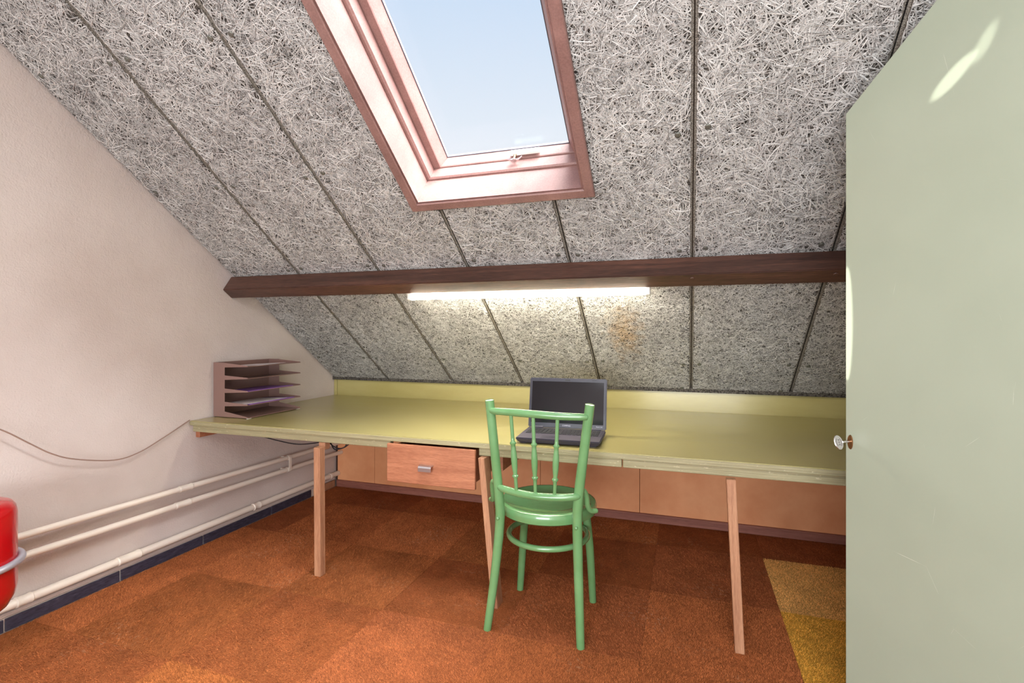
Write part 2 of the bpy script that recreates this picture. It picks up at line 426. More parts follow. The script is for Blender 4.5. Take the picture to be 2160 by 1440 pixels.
# left gable wall
prof = [(YR, -0.1), (YB + 0.1, -0.1), (YB + 0.1, roof_z(YB + 0.1) + 0.05), (RIDGE, ZR + 0.05), (YR, roof_z(-YR) + 0.05)]
wl_ = finish('wall_left', prism(prof, 'x', XL - 0.12, XL), M_wall); tag(wl_, 'white rough plaster gable wall', kind='structure')
# right wall with door opening between y = 1.00 and y = 1.925
prof = [(1.925, -0.1), (YB + 0.1, -0.1), (YB + 0.1, roof_z(YB + 0.1) + 0.05), (1.925, roof_z(1.925) + 0.05)]
wr_ = finish('wall_right', prism(prof, 'x', XR, XR + 0.08), M_wall); tag(wr_, 'plaster wall beside the door', kind='structure')
prof = [(YR, -0.1), (1.0, -0.1), (1.0, roof_z(1.0) + 0.05), (RIDGE, ZR + 0.05), (YR, roof_z(-YR) + 0.05)]
finish('wall_section', prism(prof, 'x', XR, XR + 0.08), M_wall, wr_)
prof = [(YR, -0.1), (YB + 0.1, -0.1), (YB + 0.1, roof_z(YB + 0.1) + 0.05), (RIDGE, ZR + 0.05), (YR, roof_z(-YR) + 0.05)]
tag(finish('wall_landing', prism(prof, 'x', 2.1, 2.2), M_wall), 'plaster wall of the space beyond the door', kind='structure')
tag(finish('wall_rear', box(XL, 2.1, YR - 0.1, YR, -0.1, roof_z(-YR) + 0.1), M_wall), 'rear knee wall behind the photographer', kind='structure')

# back knee wall: carcass, painted board above the desk, hardboard below
wb_ = finish('wall_back', box(XL, XR, YB, YB + 0.1, -0.1, 0.86), M_sub); tag(wb_, 'low knee wall with olive board above orange hardboard', kind='structure')
finish('painted_board', box(XL + 0.03, XR, YB - 0.023, YB - 0.001, 0.69, 0.832, 0.001), M_gloss_green, wb_)
finish('corner_batten', box(XL + 0.002, XL + 0.028, YB - 0.028, YB - 0.001, 0.69, 0.815, 0.002), M_gloss_green, wb_)
seams = [XL + 0.02, -2.19, -0.92, -0.28, XR]
for a, b in zip(seams[:-1], seams[1:]):
    finish('hardboard_panel', box(a + 0.0012, b - 0.0012, YB - 0.009, YB - 0.0005, 0.046, 0.668, 0.0012), M_hard, wb_)
bb = finish('baseboard_back', box(XL + 0.02, XR, YB - 0.022, YB - 0.0095, 0.001, 0.052, 0.002), M_plinth); tag(bb, 'red-brown wooden plinth below the hardboard', kind='structure')
# left baseboard: plaster ledge, slate tiles and pale joints
bl = finish('baseboard_left', box(XL + 0.0005, XL + 0.006, YR, YB - 0.25, 0.001, 0.054), M_grout); tag(bl, 'dark slate skirting tiles with pale joints', kind='structure')
tj = [-0.3, 0.15, 0.62, 1.274, 1.71, 2.15, 2.64, 3.015, 3.04]
for a, b in zip(tj[:-1], tj[1:]):
    if b - a > 0.1: finish('skirting_tile', box(XL + 0.004, XL + 0.012, a + 0.003, b - 0.003, 0.002, 0.052, 0.0015), M_slate, bl)
finish('plaster_ledge', box(XL + 0.0005, XL + 0.010, 0.0, YB - 0.02, 0.055, 0.074, 0.004), M_wall, bl)
finish('skirting_board_end', box(XL + 0.002, XL + 0.014, 3.04, YB - 0.03, 0.002, 0.052, 0.002), M_leg, bl)

# ------------------------------------------------------------------ roof
SX0, SX1, SQ0, SQ1 = -1.155, -0.345, 1.530, 2.86     # skylight, outside of its trim
HX0, HX1, HQ0, HQ1 = -1.135, -0.365, 1.55, 2.84      # hole
def roofbox(x0, x1, q0, q1, d0, d1, bevel=0.0, bm=None):
    bm = bm or bmesh.new()
    return hexa(bm, [rp(x0, q0, d0), rp(x1, q0, d0), rp(x1, q1, d0), rp(x0, q1, d0),
                     rp(x0, q0, d1), rp(x1, q0, d1), rp(x1, q1, d1), rp(x0, q1, d1)], bevel)
QT = (RY - RIDGE) / CN
bm = bmesh.new()
for a, b, q0, q1 in ((XL - 0.1, HX0, -0.2, QT), (HX1, 2.2, -0.2, QT), (HX0, HX1, -0.2, HQ0), (HX0, HX1, HQ1, QT)):
    roofbox(a, b, q0, q1, 0.028, 0.12, 0, bm)
ce = finish('ceiling', bm, M_roofdeck); tag(ce, 'sloping attic ceiling of grey wood-wool boards', kind='structure')
prof = [(RIDGE, ZR + 0.03), (YR - 0.15, roof_z(-(YR - 0.15)) + 0.03), (YR - 0.15, roof_z(-(YR - 0.15)) + 0.15), (RIDGE, ZR + 0.15)]
tag(finish('ceiling_rear', prism(prof, 'x', XL - 0.1, 2.2), M_wall), 'rear slope of the attic ceiling', kind='structure')

# frames added around the two fill lamps, no openings behind them
def bars(name, label, u0, u1, v0, v1, P, w=0.06, t=0.03):
    e = thing(name, P((u0 + u1) / 2, v0, 0), label, kind='structure')
    for a, b, c, d in ((u0 - w, u1 + w, v0 - w, v0), (u0 - w, u1 + w, v1, v1 + w), (u0 - w, u0, v0, v1), (u1, u1 + w, v0, v1)):
        bm = bmesh.new()
        hexa(bm, [P(a, c, 0), P(b, c, 0), P(b, d, 0), P(a, d, 0), P(a, c, t), P(b, c, t), P(b, d, t), P(a, d, t)], 0.003)
        finish('frame_bar', bm, M_window, e)
def rear_slope(x, q, h): # q metres down the rear slope from the ridge, h metres below its lining
    return (x, -q * CN + h * SN, ZR + 0.03 - q * SN - h * CN)
qc = 0.98 / CN
bars('slope_fill_frame', 'added frame around the fill lamp on the rear slope', -0.72, 0.92 - 0.06, qc - 0.62, qc + 0.62, rear_slope)
bars('wall_fill_frame', 'added frame around the fill lamp on the rear wall', -1.37, 0.87, 0.41, 1.39, lambda x, z, h: (x, YR + h, z))
def strands(x0, x1, q0, q1, dens, seed, fine=False):
    """wood-wool strands lying on the room side of a board, joined as one mesh"""
    r = np.random.default_rng(seed)
    n = int((x1 - x0) * (q1 - q0) * dens)
    L = r.uniform(0.025, 0.10, n) * r.uniform(0.6, 1.0, n); W = r.uniform(0.0007, 0.00165, n)
    if fine: L = r.uniform(0.010, 0.042, n); W = r.uniform(0.0006, 0.0013, n)
    a = r.uniform(0, 2 * PI, n); curv = r.normal(0, 14.0 if fine else 3.2, n)
    cx = r.uniform(x0 + 0.004, x1 - 0.004, n); cq = r.uniform(q0 + 0.004, q1 - 0.004, n)
    hole = (cx > HX0 - 0.005) & (cx < HX1 + 0.005) & (cq > HQ0 - 0.005) & (cq < HQ1 + 0.005)
    dep = -r.uniform(0.0002, 0.0048, n) * r.uniform(0.3, 1, n); arch = r.uniform(0.0, 0.0028, n); tl = r.normal(0, 0.03, n)
    roll = r.normal(0, 0.25, n)
    k = ~hole
    L, W, a, curv, cx, cq, dep, arch, tl, roll = (t[k] for t in (L, W, a, curv, cx, cq, dep, arch, tl, roll))
    n = len(L)
    K = 4 if fine else 5; s = np.linspace(-0.5, 0.5, K)
    S = s[None, :] * L[:, None]
    ang = a[:, None] + curv[:, None] * S
    PX = np.clip(cx[:, None] + np.cos(ang) * S, x0 + 0.002, x1 - 0.002); PQ = np.clip(cq[:, None] + np.sin(ang) * S, q0 + 0.002, q1 - 0.002)
    inh = (PX > HX0 + 0.0) & (PX < HX1) & (PQ > HQ0) & (PQ < HQ1)
    PD = np.minimum(dep[:, None] - arch[:, None] * (1 - 4 * s[None, :] ** 2) + tl[:, None] * S, -0.0001)
    keep = ~inh.any(axis=1)
    PX, PQ, PD, ang, W, roll = PX[keep], PQ[keep], PD[keep], ang[keep], W[keep], roll[keep]
    n = len(PX)
    nx = -np.sin(ang) * W[:, None]; nq = np.cos(ang) * W[:, None]; ro = roll[:, None] * W[:, None]
    A = np.stack([PX + nx, PQ + nq, PD + ro], -1); B = np.stack([PX - nx, PQ - nq, PD - ro], -1)
    V = np.stack([A, B], 2).reshape(-1, 3)
    X, Q, D = V[:, 0], V[:, 1], V[:, 2]
    co = np.stack([X, RY - Q * CN + D * SN, RZ + Q * SN + D * CN], 1).astype(np.float32)
    base = (np.arange(n) * K * 2)[:, None] + (np.arange(K - 1) * 2)[None, :]
    F = np.stack([base, base + 1, base + 3, base + 2], -1).reshape(-1).astype(np.int32)
    nf = n * (K - 1)
    me = bpy.data.meshes.new('strands'); me.vertices.add(len(co)); me.vertices.foreach_set('co', co.ravel())
    me.loops.add(nf * 4); me.loops.foreach_set('vertex_index', F)
    me.polygons.add(nf); me.polygons.foreach_set('loop_start', np.arange(0, nf * 4, 4, dtype=np.int32))
    me.update(calc_edges=True); me.materials.append(M_strand)
    return me
joints = [XL + 0.004, -2.055, -1.540, -1.030, -0.516, 0.020, 0.549, XR]
QTOP = 3.45
GAP = 0.0022
for i, (ja, jb) in enumerate(zip(joints[:-1], joints[1:])):
    a, b = ja + GAP, jb - GAP
    # outline of the board, notched (or cut in two) where the roof window passes
    if b <= HX0 or a >= HX1: outl = [[(a, 0), (b, 0), (b, QTOP), (a, QTOP)]]
    elif a < HX0: outl = [[(a, 0), (b, 0), (b, HQ0), (HX0, HQ0), (HX0, HQ1), (b, HQ1), (b, QTOP), (a, QTOP)]]
    elif b > HX1: outl = [[(a, 0), (b, 0), (b, QTOP), (a, QTOP), (a, HQ1), (HX1, HQ1), (HX1, HQ0), (a, HQ0)]]
    else: outl = [[(a, 0), (b, 0), (b, HQ0), (a, HQ0)], [(a, HQ1), (b, HQ1), (b, QTOP), (a, QTOP)]]
    for k_, ol in enumerate(outl):
        bmp = bmesh.new()
        A = [bmp.verts.new(rp(x, q, 0.0)) for x, q in ol]; B = [bmp.verts.new(rp(x, q, 0.0275)) for x, q in ol]
        fa = bmp.faces.new(A); bmp.faces.new(B[::-1]); m_ = len(ol)
        for j in range(m_): bmp.faces.new((A[j], B[j], B[(j + 1) % m_], A[(j + 1) % m_]))
        bv = bmesh.ops.bevel(bmp, geom=list(fa.edges), offset=0.009, segments=2, affect='EDGES')
        for f_ in bv['faces']:
            if f_ is not fa and f_.calc_area() < 0.2: f_.material_index = 1
        pn = finish('wood_wool_board', bmp, M_board, ce); pn.data.materials.append(M_rim)
        q0 = min(q for x, q in ol); q1 = max(q for x, q in ol)
        for qa, qb, dn, fine in ((q0 + 0.005, min(q1 - 0.005, 1.10), 33000, True), (max(q0 + 0.005, 1.10), q1 - 0.005, 16500, False)):
            if qb - qa < 0.02: continue
            me = strands(a + 0.006, b - 0.006, qa, qb, dn, 100 + i * 4 + k_ * 2 + fine, fine)
            so = bpy.data.objects.new('strands', me); link(so, pn); so['kind'] = 'stuff'
        for q in (0.03, 0.30, 1.19, 1.76, 2.35):          # screws in pairs beside the joints
            if not (q0 + 0.02 < q < q1 - 0.02): continue
            for x in (a + 0.045, b - 0.045):
                if q > 1.5 and SX0 - 0.03 < x < SX1 + 0.03: continue
                xx = x + random.uniform(-0.006, 0.006); qq = q + random.uniform(-0.012, 0.012)
                sb = bmesh.new()
                P0 = Vector(rp(xx, qq, -0.0055)); P1 = Vector(rp(xx, qq, -0.0075)); P2 = Vector(rp(xx, qq, 0.004))
                tube([P2, P0, P1], [0.0105, 0.0105, 0.0075], 12, sb)
                tube([P1, P1 + (P1 - P0) * 0.4], [0.0035, 0.003], 8, sb)
                finish('screw', sb, M_screw, pn)
# the dark strip closing the foot of the boards
finish('foot_fillet', box(XL + 0.004, XR, YB - 0.047, YB - 0.0235, 0.813, 0.842, 0.002), M_board, ce)

# beam
def offs(q, d): p = rp(0, q, d); return (p[1], p[2])
bq = ((RY - 2.351) / CN + 0.0)
B0 = 1.156; BW = 0.078; BD = 0.110
bmb = bmesh.new()
hexa(bmb, [rp(XL + 0.001, B0 - BW, -BD), rp(XR - 0.002, B0 - BW, -BD), rp(XR - 0.002, B0, -BD), rp(XL + 0.001, B0, -BD),
           rp(XL + 0.001, B0 - BW, -0.008), rp(XR - 0.002, B0 - BW, -0.008), rp(XR - 0.002, B0, -0.008), rp(XL + 0.001, B0, -0.008)], 0.004, 2)
beam = thing('roof_beam', rp(-0.8, B0, -BD), 'dark brown stained wooden beam running under the sloping ceiling', 'beam')
finish('timber', bmb, M_beam, beam)
sb = bmesh.new()
for x in (0.545, 0.02):
    sb = bmesh.new(); P = Vector(rp(x, B0 - BW * 0.35, -BD - 0.0005)); tube([P, P + Vector((0, -SN, -CN)) * 0.0025], [0.009, 0.007], 12, sb); finish('bolt_head', sb, M_beam, beam)

# fluorescent batten behind the lower arris of the beam
TY, TZ = 2.372, 1.352
lamp = thing('fluorescent_lamp', (-0.765, TY, TZ), 'lit fluorescent tube fixed along the underside of the dark beam', 'lamp')
finish('housing', box(-1.372, -0.158, TY + 0.012, TY + 0.048, TZ + 0.006, TZ + 0.046, 0.003), M_white, lamp)
finish('tube', tube([(-1.355, TY, TZ), (-0.175, TY, TZ)], 0.013, 16), M_tube, lamp, smooth=40)
for x0, x1 in ((-1.374, -1.352), (-0.178, -0.156)):
    finish('end_cap', box(x0, x1, TY - 0.016, TY + 0.03, TZ - 0.015, TZ + 0.03, 0.004), M_white, lamp)

# skylight ------------------------------------------------------------
win = thing('window_1', rp(-0.75, SQ0, 0), 'pivoting roof window in red-brown wooden frame', kind='structure')
def ring(name, sect, m, sides='LBRT'):
    """sect: (inset in x, inset in q at the foot, depth) outline; each side is a mitred board of its own"""
    def corner(p, cx, cq):
        x = SX0 + p[0] if cx == 0 else SX1 - p[0]
        q = SQ0 + p[1] if cq == 0 else SQ1 - p[0]
        return rp(x, q, p[2])
    for s in sides:
        (c0, c1) = {'L': ((0, 0), (0, 1)), 'B': ((0, 0), (1, 0)), 'R': ((1, 0), (1, 1)), 'T': ((0, 1), (1, 1))}[s]
        bm = bmesh.new()
        A = [bm.verts.new(corner(p, *c0)) for p in sect]; B = [bm.verts.new(corner(p, *c1)) for p in sect]
        n = len(sect)
        bm.faces.new(A); bm.faces.new(B[::-1])
        for i in range(n): bm.faces.new((A[i], B[i], B[(i + 1) % n], A[(i + 1) % n]))
        finish(name, bm, m, win)
ring('architrave', [(0, 0, -0.006), (0, 0, -0.022), (0.004, 0.004, -0.026), (0.036, 0.036, -0.026), (0.040, 0.040, -0.022), (0.040, 0.040, -0.006)], M_window)
ring('lining', [(0.022, 0.022, -0.005), (0.047, 0.047, -0.019), (0.047, 0.047, 0.125), (0.022, 0.022, 0.125)], M_window)
ring('frame', [(0.030, 0.030, 0.1255), (0.058, 0.054, 0.1255), (0.066, 0.060, 0.132), (0.066, 0.060, 0.19), (0.030, 0.030, 0.19)], M_window)
ring('sash', [(0.045, 0.045, 0.191), (0.098, 0.064, 0.191), (0.101, 0.067, 0.195), (0.122, 0.075, 0.242), (0.122, 0.075, 0.262), (0.045, 0.045, 0.262)], M_window)
ring('gasket', [(0.118, 0.073, 0.2425), (0.125, 0.078, 0.2425), (0.125, 0.078, 0.247), (0.118, 0.073, 0.247)], M_gasket)
finish('pane', roofbox(SX0 + 0.115, SX1 - 0.115, SQ0 + 0.070, SQ1 - 0.115, 0.248, 0.252), M_glass, win)
# handle: ventilation bar on the lower sash rail with a small turn catch
hx = -0.655
hb = finish('ventilation_bar', roofbox(hx - 0.065, hx + 0.065, SQ0 + 0.0745, SQ0 + 0.090, 0.196, 0.222, 0.003), M_white, win)
hs = bmesh.new(); P = Vector(rp(hx - 0.042, SQ0 + 0.082, 0.197)); tube([P, P + Vector((0, -SN, -CN)) * 0.030], [0.006, 0.005], 10, hs)
finish('stem', hs, M_brass, hb)
hk = bmesh.new(); c_ = P + Vector((0, -SN, -CN)) * 0.032
tube(smooth_path([c_ + Vector((-0.030, 0, 0.004)), c_ + Vector((-0.015, -0.003, -0.002)), c_, c_ + Vector((0.018, -0.003, -0.003)), c_ + Vector((0.036, 0, 0.009))]), [0.003, 0.007, 0.009, 0.006, 0.003], 10, hk, sy=0.6)
finish('catch', hk, M_nickel, hb, smooth=50)

# ------------------------------------------------------------------ door (standing open), key
DP0 = Vector((0.434, 1.731, 0)); DD = Vector((0.586, -0.81, 0)).normalized(); DN = Vector((DD.y, -DD.x, 0))  # DN faces the camera
if DN.dot(-DP0) < 0: DN = -DN
DW = 0.88; ZL = 1.808; ZH = ZL + 0.745 * DW
door = thing('door_1', DP0, 'sage green painted door with a slanted top standing open', kind='structure')
bm = bmesh.new()
out = [(0, 0.012), (DW, 0.012), (DW, ZH), (0, ZL)]
A = [bm.verts.new(DP0 + DD * s + Vector((0, 0, z))) for s, z in out]
B = [bm.verts.new(DP0 + DD * s + Vector((0, 0, z)) - DN * 0.038) for s, z in out]
bm.faces.new(A); bm.faces.new(B[::-1])
for i in range(4): bm.faces.new((A[i], B[i], B[(i + 1) % 4], A[(i + 1) % 4]))
bmesh.ops.bevel(bm, geom=list(bm.edges), offset=0.0025, segments=2, affect='EDGES')
finish('door_leaf', bm, M_door, door)
def dpt(s, z, o): return DP0 + DD * s + Vector((0, 0, z)) + DN * o
KS, KZ = 0.016, 0.862
bm = bmesh.new()
outl = [(0.0085 * math.cos(a), 0.021 * math.sin(a) - 0.002) for a in np.linspace(0, 2 * PI, 24, endpoint=False)]
A = [bm.verts.new(dpt(KS + s, KZ + z, 0.0002)) for s, z in outl]; B = [bm.verts.new(dpt(KS + s * 0.85, KZ + z * 0.92, 0.0028)) for s, z in outl]
bm.faces.new(A[::-1]); bm.faces.new(B)
for i in range(24): bm.faces.new((A[i], A[(i + 1) % 24], B[(i + 1) % 24], B[i]))
finish('escutcheon', bm, M_brass, door)
# hinges on the far stile
for z in (0.35, 1.85):
    finish('hinge', tube([dpt(DW + 0.004, z - 0.05, -0.004), dpt(DW + 0.004, z + 0.05, -0.004)], 0.007, 12), M_steel, door)
key = thing('key', dpt(KS, KZ, 0.003), 'small nickel key with an oval bow stuck in the door lock', 'key')
finish('shank', tube([dpt(KS, KZ, -0.004), dpt(KS, KZ, 0.030)], 0.0032, 12), M_nickel, key, smooth=40)
# bow: an oval plate, turned towards the camera
view = Vector((-dpt(KS, KZ, 0).x, -dpt(KS, KZ, 0).y, 0)).normalized()
bow_c = dpt(KS, KZ, 0.044); ua = DN; vb = (Vector((0, 0, 1)) + DD * -0.35).normalized(); wn_ = ua.cross(vb).normalized()
bm = bmesh.new()
N_ = 32
def bowpt(a, r1, r2, o): return bow_c + ua * (math.cos(a) * r1) + vb * (math.sin(a) * r2) + wn_ * o
rings = []
for r1, r2, o in ((0.0145, 0.0195, -0.0012), (0.0155, 0.0205, 0.0), (0.0145, 0.0195, 0.0012)):
    rings.append([bm.verts.new(bowpt(2 * PI * k / N_, r1, r2, o)) for k in range(N_)])
for R0, R1 in zip(rings[:-1], rings[1:]):
    for k in range(N_): bm.faces.new((R0[k], R0[(k + 1) % N_], R1[(k + 1) % N_], R1[k]))
bm.faces.new(rings[0][::-1]); bm.faces.new(rings[-1])
bow = finish('bow', bm, M_nickel, key)
for sgn in (1, -1):
    side = 0.00135 * sgn
    bm = bmesh.new()
    for a0, a1 in ((-0.9, 0.9), (PI - 0.9, PI + 0.9)):
        tube([bowpt(a, 0.0088, 0.0135, side) for a in np.linspace(a0, a1, 10)], 0.0006, 6, bm)
    for k, zz in enumerate((-0.0065, 0.0, 0.0065)):
        for dz in (-0.0016, 0.0, 0.0016):
            tube([bow_c + ua * -0.0026 + vb * (zz + dz) + wn_ * side, bow_c + ua * 0.0026 + vb * (zz + dz) + wn_ * side], 0.0004, 5, bm)
        tube([bow_c + ua * -0.0026 + vb * (zz - 0.0016) + wn_ * side, bow_c + ua * -0.0026 + vb * (zz + 0.0016) + wn_ * side], 0.0004, 5, bm)
    finish('stamped_mark', bm, M_engrave, bow)

# ------------------------------------------------------------------ desk
DZ = 0.695
desk = thing('desk', (-0.8, 2.7, 0), 'long olive green painted built-in desk under the sloping ceiling', 'desk')
finish('tabletop', box(XL + 0.004, XR - 0.004, 2.074, YB - 0.0285, DZ - 0.024, DZ, 0.0025, seg=2), M_gloss_green, desk)
for a, b in ((XL + 0.006, -1.304), (-0.862, -0.248), (-0.243, XR - 0.006)):
    finish('edge_strip', box(a, b, 2.090, 2.116, DZ - 0.060, DZ - 0.0245, 0.002), M_edge, desk)
finish('edge_lipping', box(XL + 0.005, XR - 0.005, 2.0715, 2.0738, DZ - 0.0225, DZ - 0.002, 0.0008), M_edge, desk)
def leg(x0, x1, y0, y1, z1, bx=0.0, by=0.0):
    bm = bmesh.new()
    hexa(bm, [(x0 + bx, y0 + by, 0.001), (x1 + bx, y0 + by, 0.001), (x1 + bx, y1 + by, 0.001), (x0 + bx, y1 + by, 0.001),
              (x0, y0, z1), (x1, y0, z1), (x1, y1, z1), (x0, y1, z1)], 0.002)
    finish('leg', bm, M_leg, desk)
leg(-1.702, -1.666, 2.045, 2.083, 0.618, 0.004)
leg(-0.850, -0.822, 2.050, 2.116, 0.634, 0.062)
leg(0.135, 0.168, 2.050, 2.083, 0.634, 0.030)
finish('leg_cap', box(-1.705, -1.668, 2.086, 2.125, 0.60, 0.6345, 0.002), M_leg, desk)
finish('support_batten', box(XL + 0.002, XL + 0.030, 2.11, 3.2, 0.600, 0.6705, 0.002), M_drawer, desk)
finish('support_batten', box(XL + 0.05, -1.35, 2.45, 2.50, 0.600, 0.6705, 0.002), M_leg, desk)
finish('support_batten', box(-0.72, XR - 0.1, 2.45, 2.50, 0.600, 0.6705, 0.002), M_leg, desk)
# drawer under the top
dr = finish('drawer', box(-1.306, -0.868, 2.060, 2.076, 0.490, 0.6635, 0.0025), M_drawer, desk)
finish('drawer_side', box(-0.896, -0.884, 2.0765, 2.52, 0.510, 0.650, 0.001), M_drawer, dr)
finish('drawer_side', box(-1.29, -1.278, 2.0765, 2.52, 0.510, 0.650, 0.001), M_drawer, dr)
finish('drawer_bottom', box(-1.2775, -0.8965, 2.0765, 2.52, 0.512, 0.518), M_hard, dr)
finish('drawer_back', box(-1.2775, -0.8965, 2.508, 2.52, 0.519, 0.645), M_drawer, dr)
hd = bmesh.new()
hp = [(2.0595, 0.578), (2.0595, 0.582), (2.042, 0.582), (2.036, 0.579), (2.034, 0.572), (2.034, 0.556), (2.0365, 0.556), (2.0365, 0.571), (2.039, 0.5765), (2.043, 0.578)]
prism(hp, 'x', -1.131, -1.068, hd)
finish('handle', hd, M_alu, dr)
finish('drawer_runner', box(-0.878, -0.858, 2.14, 2.62, 0.565, 0.590, 0.001), M_leg, desk)
finish('runner_bracket', box(-0.808, -0.790, 2.20, 2.60, 0.545, 0.6705, 0.001), M_drawer, desk)
finish('runner_bracket', box(-0.857, -0.809, 2.50, 2.515, 0.545, 0.6705, 0.001), M_drawer, desk)

# ------------------------------------------------------------------ chair
CX, CY = -0.550, 2.086
chair = thing('bistro_chair', (CX, CY, 0), 'green painted bentwood chair with three turned spindles facing the desk', 'chair')
SZ = 0.482
for s in (-1, 1):
    foot_x = -0.748 if s < 0 else -0.376
    top_x = -0.724 if s < 0 else -0.334
    mid_x = -0.696 if s < 0 else -0.388
    pts = smooth_path([(foot_x, 1.900, 0.001), (foot_x * 0.42 + mid_x * 0.58, 1.903, 0.22), (mid_x, 1.902, 0.43),
                       (mid_x * 0.94 + top_x * 0.06, 1.895, 0.54), (mid_x * 0.48 + top_x * 0.52, 1.878, 0.73), (top_x, 1.862, 0.912)], 6)
    finish('back_leg_post', tube(pts, [0.0155, 0.0175, 0.019, 0.019, 0.018, 0.0175], 18, round_ends=0.002), M_chair, chair, smooth=50)
    fx = -0.722 if s < 0 else -0.390
    pts = smooth_path([(fx, 2.243, 0.001), (CX + s * 0.150, 2.222, 0.25), (CX + s * 0.130, 2.206, 0.448)], 5)
    finish('front_leg', tube(pts, [0.0150, 0.0175, 0.0185], 18, round_ends=0.002), M_chair, chair, smooth=50)
    # hip brace from post to seat side
    pts = smooth_path([(CX + s * 0.160, 1.905, 0.585), (CX + s * 0.181, 1.918, 0.582), (CX + s * 0.190, 1.934, 0.555), (CX + s * 0.192, 1.950, 0.515),
                       (CX + s * 0.200, 1.968, 0.492), (CX + s * 0.218, 1.990, 0.486)], 5)
    finish('hip_brace', tube(pts, 0.010, 12, round_ends=0.003), M_chair, chair, smooth=50)
    bo = bmesh.new(); P = Vector((mid_x, 1.882, 0.452)); tube([P, P + Vector((0, -0.006, 0)), P + Vector((0, -0.009, 0))], [0.0065, 0.006, 0.003], 12, bo)
    finish('bolt_head', bo, M_chair, chair, smooth=50)
finish('seat', lathe([(0, 0.432), (0.165, 0.432), (0.190, 0.436), (0.1985, 0.442), (0.201, 0.455), (0.2005, 0.470), (0.196, 0.479), (0.189, SZ), (0.180, 0.4815), (0.174, 0.478), (0.12, 0.4735), (0, 0.471)],
                     (CX, CY, 0), 64), M_chair, chair, smooth=35)
finish('stretcher_hoop', tube([(CX + 0.163 * math.cos(a), CY + 0.163 * math.sin(a), 0.338) for a in np.linspace(0, 2 * PI, 48, endpoint=False)], 0.0115, 12, closed=True), M_chair, chair, smooth=60)
finish('top_rail', tube(smooth_path([(-0.714, 1.853, 0.874), (-0.690, 1.846, 0.873), (-0.62, 1.838, 0.873), (-0.53, 1.835, 0.871), (-0.44, 1.838, 0.868), (-0.37, 1.846, 0.868), (-0.342, 1.853, 0.868)], 6), [0.0105, 0.0135, 0.0145, 0.0145, 0.0145, 0.0135, 0.0105], 16, round_ends=0.002), M_chair, chair, smooth=50)
finish('lower_rail', tube(smooth_path([(-0.692, 1.884, 0.574), (-0.672, 1.872, 0.572), (-0.615, 1.858, 0.567), (-0.535, 1.852, 0.563), (-0.45, 1.858, 0.565), (-0.395, 1.872, 0.569), (-0.378, 1.884, 0.571)], 6), [0.0105, 0.0135, 0.0145, 0.0145, 0.0145, 0.0135, 0.0105], 16, round_ends=0.002), M_chair, chair, smooth=50)
prof = [(0, .0070), (.30, .0068), (.345, .0075), (.36, .0118), (.375, .0120), (.39, .0085), (.42, .0088), (.50, .0112), (.58, .0122), (.66, .0112), (.745, .0080), (.765, .0085), (.775, .0120), (.79, .0118), (.805, .0075), (.84, .0068), (1.0, .0066)]
for xt, xb in ((-0.628, -0.611), (-0.541, -0.537), (-0.448, -0.464)):
    a = Vector((xt, 1.8365, 0.868)); b = Vector((xb, 1.8545, 0.566))
    finish('spindle', tube([a.lerp(b, t) for t, r in prof], [r for t, r in prof], 14), M_chair, chair, smooth=40)

# ------------------------------------------------------------------ laptop (local coordinates, front edge at -y)
lap = thing('laptop', (-0.520, 2.112, DZ), 'open dark grey laptop with black screen standing on the green desk', 'laptop', rz=math.radians(2.5))
LW, LD = 0.366, 0.235
def lbox(name, x0, x1, y0, y1, z0, z1, m, parent=lap, bev=0.0, seg=2):
    return finish(name, box(x0, x1, y0, y1, z0, z1, bev, seg=seg), m, parent, local=True)
bm = bmesh.new()
hexa(bm, [(-LW / 2 + 0.012, 0.014, 0.004), (LW / 2 - 0.012, 0.014, 0.004), (LW / 2 - 0.008, LD - 0.004, 0.004), (-LW / 2 + 0.008, LD - 0.004, 0.004),
          (-LW / 2, 0, 0.026), (LW / 2, 0, 0.026), (LW / 2, LD, 0.032), (-LW / 2, LD, 0.032)], 0.005, 3)
base = finish('base', bm, M_lap, lap, local=True, smooth=40)
for x in (-0.15, 0.15):
    for y in (0.03, 0.20): lbox('rubber_foot', x - 0.012, x + 0.012, y - 0.006, y + 0.006, 0.0, 0.0045, M_key, base)
def deck_z(y): return 0.026 + 0.006 * y / LD
def dbox(name, x0, x1, y0, y1, h0, h1, m, parent, bev=0.0, bm=None):
    own = bm is None; bm = bm or bmesh.new()
    hexa(bm, [(x0, y0, deck_z(y0) + h0), (x1, y0, deck_z(y0) + h0), (x1, y1, deck_z(y1) + h0), (x0, y1, deck_z(y1) + h0),
              (x0, y0, deck_z(y0) + h1), (x1, y0, deck_z(y0) + h1), (x1, y1, deck_z(y1) + h1), (x0, y1, deck_z(y1) + h1)], bev)
    return finish(name, bm, m, parent, local=True) if own else bm
dbox('palm_rest', -LW / 2 + 0.006, LW / 2 - 0.006, 0.006, 0.095, -0.001, 0.0012, M_lap2, base)
dbox('touchpad', -0.075, 0.005, 0.018, 0.066, 0.0, 0.0018, M_lap, base)
kb = dbox('keyboard', -0.165, 0.165, 0.100, 0.208, -0.001, 0.0008, M_lap2, base)
for r_ in range(6):
    y0 = 0.103 + r_ * 0.0172; kh = 0.0148 if r_ < 5 else 0.011
    n_ = 18; x = -0.162; wk = 0.324 / n_
    if r_ == 0:
        spans = [(0, 1.5), (1.5, 2.6), (2.6, 3.7), (3.7, 9.2), (9.2, 10.4), (10.4, 11.6), (11.6, 12.6), (12.6, 13.6), (13.6, 14.6), (14.6, 16.6), (16.6, 18)]
    else:
        spans = [(k, k + 1) for k in range(n_)]
    for s0, s1 in spans:
        dbox('keycap', x + s0 * wk + 0.0012, x + s1 * wk - 0.0012, y0, y0 + kh, 0.0008, 0.0030, M_key, base, 0.0006)
